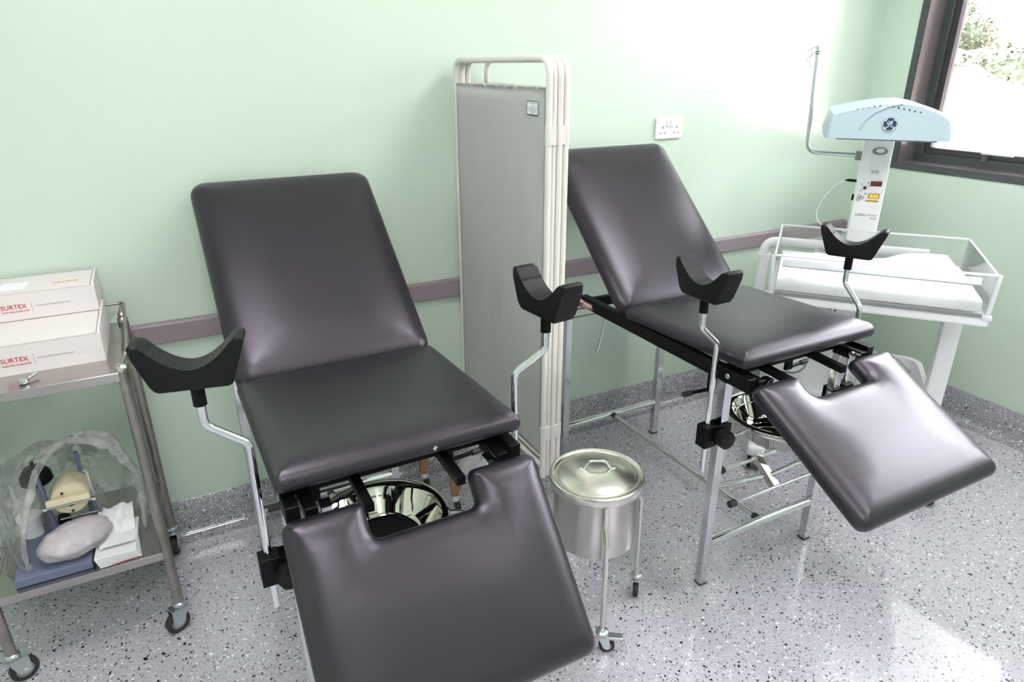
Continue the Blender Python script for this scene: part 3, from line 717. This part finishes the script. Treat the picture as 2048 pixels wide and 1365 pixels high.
# ------------------------------------------------------------------ double socket
def socket():
    t = thing('wall_socket', 'white double plug socket with two switches on the green wall', 'socket', (-1.289, 0, 1.368))
    obj('plate', box(nb(), -.073, .073, -.011, -.0005, -.043, .043, .003, 2), 'outlet', t)
    for x in (-.0105, .0105): obj('switch', box(nb(), x-.0085, x+.0085, -.0155, -.0105, .006, .034, .002, 1), 'outlet', t)
    for x in (-.036, .040):
        obj('earth_slot', box(nb(), x-.002, x+.002, -.0116, -.010, .000, .009), 'ink', t)
        for s in (-.011, .011): obj('pin_slot', box(nb(), x+s-.0035, x+s+.0035, -.0116, -.010, -.021, -.0168), 'ink', t)
socket()
# ------------------------------------------------------------------ infant warmer
def warmer():
    P0 = Vector((-1.019, -.918, 0)); rz = math.atan2(-.775, .632)
    t = thing('infant_warmer', 'white infant radiant warmer with pale blue hood in the corner by the window', 'infant warmer', P0, rz)
    cu = -.033
    obj('column', box(nb(), cu-.057, cu+.057, .60, .70, .16, 1.40, .010, 3), 'white_paint', t, 40)
    # control face
    F = lambda x, z: frame_mtx((x, .5985, z), (1, 0, 0), (0, 0, 1))
    bm = nb(); n = 32
    prism(bm, [(cu+.008+.034*math.cos(2*PI*i/n)*(1 if True else 1), 1.245+.062*math.sin(2*PI*i/n)) for i in range(n)], .5985, .601, 'xz', .0008); rc = obj('recess_panel', bm, 'outlet', t, 40)
    bm = nb(); prism(bm, [(cu+.008+.030*math.cos(a), 1.283+.016*math.sin(a)) for a in [2*PI*i/28 for i in range(28)]], .596, .600, 'xz', .001); lamp = obj('indicator_bezel', bm, 'grey_plastic', t, 40)
    bm = nb(); prism(bm, [(cu+.009+.017*math.cos(a), 1.286+.009*math.sin(a)) for a in [2*PI*i/24 for i in range(24)]], .5945, .597, 'xz', .001); obj('indicator_lens', bm, 'outlet', lamp, 40)
    for x in (-.004, .012): obj('icon', tube(nb(), [(cu+x+.005*math.cos(2*PI*i/14), .5980, 1.198+.005*math.sin(2*PI*i/14)) for i in range(14)], .0008, 5, closed=True), 'ink', t)
    obj('display', box(nb(), cu-.004, cu+.040, .5955, .601, 1.137, 1.158, .002, 1), 'disp_red', t)
    dy = obj('display', box(nb(), cu-.004, cu+.040, .5955, .601, 1.084, 1.106, .002, 1), 'disp_yellow', t)
    text('digits', '888', .022, frame_mtx((cu+.018, .5952, 1.0872), (1, 0, 0), (0, 0, 1)), 'digit', dy, 'CENTER', .0002)
    obj('scale_print', box(nb(), cu-.012, cu+.038, .5982, .600, 1.070, 1.077), 'disp_yellow', t)
    bt = obj('button', cyl(nb(), (cu-.023, .598, 1.128), .0072, .004, 20, 'y', .001), 'disp_red', t, 40)
    for x, z in ((-.039, 1.092), (-.026, 1.086), (-.040, 1.078)): obj('button', tube(nb(), [(cu+x+.0062*math.cos(2*PI*i/18), .5980, z+.0062*math.sin(2*PI*i/18)) for i in range(18)], .0009, 5, closed=True), 'ink', t)
    for x, z in ((-.036, 1.142), (-.038, 1.118), (-.012, 1.150), (-.016, 1.104), (-.008, 1.136)): obj('mark', box(nb(), cu+x-.0015, cu+x+.0015, .5982, .600, z-.003, z+.003), 'ink', t)
    text('name_print', 'Lullaby', .0152, F(cu-.041, 1.008), 'ink', t); text('name_print', 'Warmer', .0142, F(cu+.0035, 1.008), 'ink_light', t, wscale=.84); text('name_print', 'Prime', .0105, F(cu+.020, .995), 'ink', t)
    # hood
    prof = [(-.212, 1.366), (-.214, 1.375), (-.196, 1.452), (-.188, 1.459), (-.10, 1.481), (-.02, 1.494), (.04, 1.496), (.09, 1.488), (.16, 1.464), (.196, 1.441), (.205, 1.428), (.208, 1.375), (.206, 1.366)]
    cx = -.045; bm = nb(); secs = [(.20, .93, .955), (.207, .975, .985), (.225, 1, 1), (.45, 1.03, 1), (.66, 1.03, .99), (.72, .98, .93)]; R = []
    for v, sx, sz in secs: R.append([bm.verts.new((cx+x*sx, v, 1.366+(z-1.366)*sz)) for x, z in prof])
    for A, B in zip(R, R[1:]):
        for i in range(len(prof)): bm.faces.new((A[i], A[(i+1) % len(prof)], B[(i+1) % len(prof)], B[i]))
    bm.faces.new(R[0]); bm.faces.new(R[-1][::-1]); hood = obj('hood', bm, 'canopy', t, 32)
    pts = [(cx-.095, .1985, 1.398), (cx-.085, .1985, 1.43), (cx-.055, .1985, 1.462), (cx-.015, .1985, 1.482), (cx+.03, .1995, 1.492)]
    obj('hood_ridge', tube(nb(), pts, .003, 8, .03), 'canopy', hood, 60)
    for i in range(5): obj('vent_hole', cyl(nb(), (cx-.115+.018*i, .212, 1.4690+.0036*i), .0032, .024, 8, 'y'), 'ink', hood)
    for i in range(6): obj('vent_hole', cyl(nb(), (cx+.0+.018*i, .210, 1.4815-.0036*i), .0030, .024, 8, 'y'), 'ink', hood)
    obj('hood_underside', box(nb(), cx-.17, cx+.17, .24, .56, 1.358, 1.368, .003), 'grey_plastic', hood)
    # monogram roundel
    lx, lz, R0 = -.045, 1.421, .0255
    lg = obj('logo_disc', cyl(nb(), (lx, .1985, lz), R0, .004, 40, 'y', .0008), 'logo_blue', hood, 40)
    def ring(r, w): return tube(nb(), [(lx+r*math.cos(2*PI*i/40), .1962, lz+r*math.sin(2*PI*i/40)) for i in range(40)], w, 6, closed=True)
    obj('logo_ring', ring(.0232, .0011), 'white_paint', lg)
    for q in range(4):
        a0 = q*PI/2+.5; obj('logo_flourish', tube(nb(), [(lx+(.0225-.004*s)*math.cos(a0+.5*s), .1961, lz+(.0225-.004*s)*math.sin(a0+.5*s)) for s in (0, .3, .6, 1)], [.0006, .0014, .0016, .0022], 6), 'white_paint', lg)
    G_ = [(-.0125, -.009), (-.0075, -.0115), (-.003, -.006), (-.001, .004), (-.002, .0095), (-.006, .0105), (-.0095, .006), (-.009, .001), (-.0055, -.0005), (-.002, .004)]
    E2 = [(.0005, .0015), (.004, .0045), (.0075, .009), (.006, .0118), (.003, .0095), (.0035, .004), (.0075, .002), (.004, -.001), (.003, -.0065), (.007, -.0105), (.0115, -.007), (.0135, -.0095)]
    for nm in (G_, E2): obj('logo_script', tube(nb(), fillet([(lx+a, .1960, lz+b) for a, b in nm], .004), .0010, 6), 'white_paint', lg)
    # drip pole
    px = cu-.058
    cl = obj('pole_clamp', box(nb(), px-.022, px+.004, .630, .668, 1.238, 1.274, .004), 'grey_plastic', t)
    pl = obj('drip_pole', tube(nb(), [(px, .65, 1.258), (-.312, .65, 1.262), (-.330, .65, 1.695)], .0085, 14, .05), 'zinc', t, 60)
    for z, zz in ((1.692, 1.665), (1.672, 1.625)):
        c = Vector((-.362, .65, zz)); loop = [Vector((-.330, .65, z)), Vector((-.350, .65, z-.004))]+[c+Vector((.014*math.cos(a), .004*i/12, .014*math.sin(a))) for i, a in enumerate([PI*.7-2*PI*.85*i/12 for i in range(13)])]
        obj('drip_hook', tube(nb(), loop, .0018, 6), 'chrome', pl, 60)
    for z in (1.664, 1.672): obj('pole_band', tube(nb(), [(-.3288, .65, z), (-.329, .65, z+.003)], .0092), 'black', pl)
    # sensor plug, switch and its thin white lead
    obj('sensor_plug', tube(nb(), [(px+.002, .65, 1.148), (px-.030, .65, 1.150), (px-.045, .65, 1.149)], [.006, .006, .002]), 'black', t, 60)
    obj('side_switch', box(nb(), px-.006, px+.002, .640, .665, 1.065, 1.090, .002), 'black', t)
    obj('sensor_lead', tube(nb(), fillet([(px-.045, .65, 1.149), (px-.085, .64, 1.125), (px-.125, .63, 1.06), (px-.140, .63, 1.00), (px-.125, .62, .955), (px-.07, .60, .948), (px-.005, .61, .93)], .05), .0022, 6), 'white_plastic', t, 60)
    # cradle deck
    dk = obj('deck', box(nb(), -.372, .372, -.004, .548, .757, .790, .008), 'white_paint', t)
    obj('deck_strip', box(nb(), -.350, .345, -.0085, -.003, .792, .806, .001, 1), 'grey_plastic', t)
    wl = .0045; Lx, D = .363, .54
    def wall(o, d0, d1, plane): return prism(nb(), o, d0, d1, plane)
    fw = obj('front_wall', wall([(-Lx, .792), (Lx, .792), (Lx+.012, .945), (-Lx-.004, .945)], 0, wl, 'xz'), 'acrylic', t)
    bw = obj('back_wall', wall([(-Lx, .792), (Lx, .792), (Lx, .952), (-Lx, .952)], D-wl, D, 'xz'), 'acrylic', t)
    for s in (-1, 1):
        x = s*Lx; w_ = obj('side_wall', wall([(.004, .792), (D-.004, .792), (D-.004, .952), (.004, .945)], x-wl/2, x+wl/2, 'yz'), 'acrylic', t)
        obj('rim', tube(nb(), [(x, .0, .947), (x, D, .953)], .0035, 8), 'acrylic_edge', w_, 60)
        obj('corner_post', tube(nb(), [(x, .002, .790), (x+.006*s, .002, .945)], .008, 8), 'acrylic_edge', fw, 60)
        obj('corner_post', tube(nb(), [(x, D, .79), (x, D, .952)], .005, 8), 'acrylic_edge', bw, 60)
        obj('hinge_foot', box(nb(), x-.018, x+.014, -.010, .018, .782, .800, .004), 'acrylic_edge', fw)
    obj('rim', tube(nb(), [(-Lx, 0, .946), (Lx+.010, 0, .946)], .0045, 8), 'acrylic_edge', fw, 60)
    obj('rim', tube(nb(), [(-Lx, D, .953), (Lx, D, .953)], .0045, 8), 'acrylic_edge', bw, 60)
    obj('label_holder', box(nb(), -Lx+.03, Lx-.045, -.006, -.002, .908, .936, .001, 1), 'acrylic_edge', fw)
    obj('holder_edge', box(nb(), -Lx+.03, Lx-.045, -.0075, -.005, .906, .909), 'grey_plastic', fw)
    # handle tube round the back
    obj('handle_bar', tube(nb(), [(-.425, .60, .60), (-.425, .60, .860), (.24, .60, .860)], .0235, 18, .055), 'white_paint', t, 60)
    for x in (-.20, .20): obj('handle_bracket', tube(nb(), [(x, .60, .86), (x, .56, .78)], .014, 10), 'white_paint', t, 60)
    obj('elbow_collar', tube(nb(), [(-.425, .60, .77), (-.425, .60, .800)], .028, 18), 'white_paint', t, 60)
    # undercarriage
    for s in (-1, 1):
        u = s*.325
        obj('post', box(nb(), u-.033, u+.033, .265, .335, .10, .75, .006), 'white_paint', t)
        b = obj('base_beam', box(nb(), u-.035, u+.035, -.03, .66, .085, .135, .018, 3), 'white_paint', t, 40)
        for v in (.0, .62):
            hs = obj('castor_hood', box(nb(), u-.037, u+.037, v-.045, v+.045, .075, .125, .020, 3), 'white_plastic', b, 40)
            for q in (-1, 1): obj('castor_wheel', cyl(nb(), (u+q*.020, v, .045), .045, .014, 28, 'x', .004), 'black', b, 40)
            obj('castor_hub', cyl(nb(), (u, v, .045), .018, .03, 16, 'x'), 'white_plastic', b, 40)
    obj('arm', tube(nb(), [(-.425, .60, .62), (-.425, .58, .56), (-.325, .30, .52)], .022, 14, .05), 'white_paint', t, 60)
    bm = nb(); prism(bm, rrect(-.300, .280, .12, .62, .07), .285, .300, 'xy'); tr = obj('storage_tray', bm, 'white_plastic', t)
    rim = nb(); o = rrect(-.300, .280, .12, .62, .07); n = len(o)
    A = [(a, b, .30) for a, b in o]; B = [(a*1.04, (b-.37)*1.04+.37, .365) for a, b in o]; C = [(a*1.11, (b-.37)*1.09+.37, .368) for a, b in o]; D2 = [(a*1.11, (b-.37)*1.09+.37, .345) for a, b in o]
    VV = [[rim.verts.new(p) for p in q] for q in (A, B, C, D2)]
    for P, Q in zip(VV, VV[1:]):
        for i in range(n): rim.faces.new((P[i], P[(i+1) % n], Q[(i+1) % n], Q[i]))
    obj('tray_rim', rim, 'white_plastic', tr, 50)
    obj('cross_beam', box(nb(), -.32, .32, .61, .68, .13, .20, .008), 'white_paint', t)
    obj('power_cord', tube(nb(), fillet([(-.085, .40, .757), (-.096, .36, .64), (-.120, .35, .55), (-.162, .35, .434), (-.180, .35, .350), (-.212, .35, .322), (-.250, .35, .320), (-.285, .37, .312)], .06), .0045, 8), 'grey_plastic', t, 60)
    # mattress, sheet and clear bag: things lying on it
    M = Matrix.Translation(P0) @ Matrix.Rotation(rz, 4, 'Z')
    def lay(name, bm, m, label, cat, sm=180):
        o = obj(name, bm, m, None, sm); o.matrix_world = M; return tag(o, label, cat)
    bm = nb(); box(bm, -.335, .335, .03, .515, .792, .838, .014, 3); lay('mattress', bm, 'sheet', 'thin white mattress inside the clear cradle of the warmer', 'mattress', 40)
    bm = nb(); G = {}; NX, NY = 60, 44
    for i in range(NX+1):
        for j in range(NY+1):
            u = -.345+.69*i/NX; v = .015+.51*j/NY
            z = .850+.020*noise.noise((u*7, v*7, 1))+.010*noise.noise((u*19, v*19, 5))+.035*max(0, noise.noise((u*3.2+1, v*3.2, 8)))+.05*max(0, 1-((u-.22)**2+(v-.40)**2)/.03)
            ed = min(1, min(i, NX-i)/5, min(j, NY-j)/4); z = .842+(z-.842)*ed-(.036 if j == 0 else .012 if j == 1 else 0)
            G[i, j] = bm.verts.new((u, v, z if j < 2 else max(z, .8395)))
    for i in range(NX):
        for j in range(NY): bm.faces.new((G[i, j], G[i+1, j], G[i+1, j+1], G[i, j+1]))
    lay('crumpled_sheet', bm, 'sheet', 'crumpled white sheet spread over the mattress of the warmer', 'sheet')
    bm = nb(); bmesh.ops.create_icosphere(bm, subdivisions=4, radius=1)
    for v in bm.verts:
        q = v.co.copy(); w = 1+.25*noise.noise(q*2.2)+.10*noise.noise(q*6); v.co = Vector((q.x*.13+.10, q.y*.12+.40, .372+.07*q.z))*1.0 if False else Vector((.08+q.x*.15*w, .40+q.y*.13*w, .372+max(-.068, q.z*.075*w)))
    lay('clear_bag', bm, 'wrap_plastic', 'crumpled clear plastic bag lying in the storage tray under the warmer', 'plastic bag')
    bm = nb(); box(bm, .0, .05, .50, .53, .905, .925, .005)
warmer()
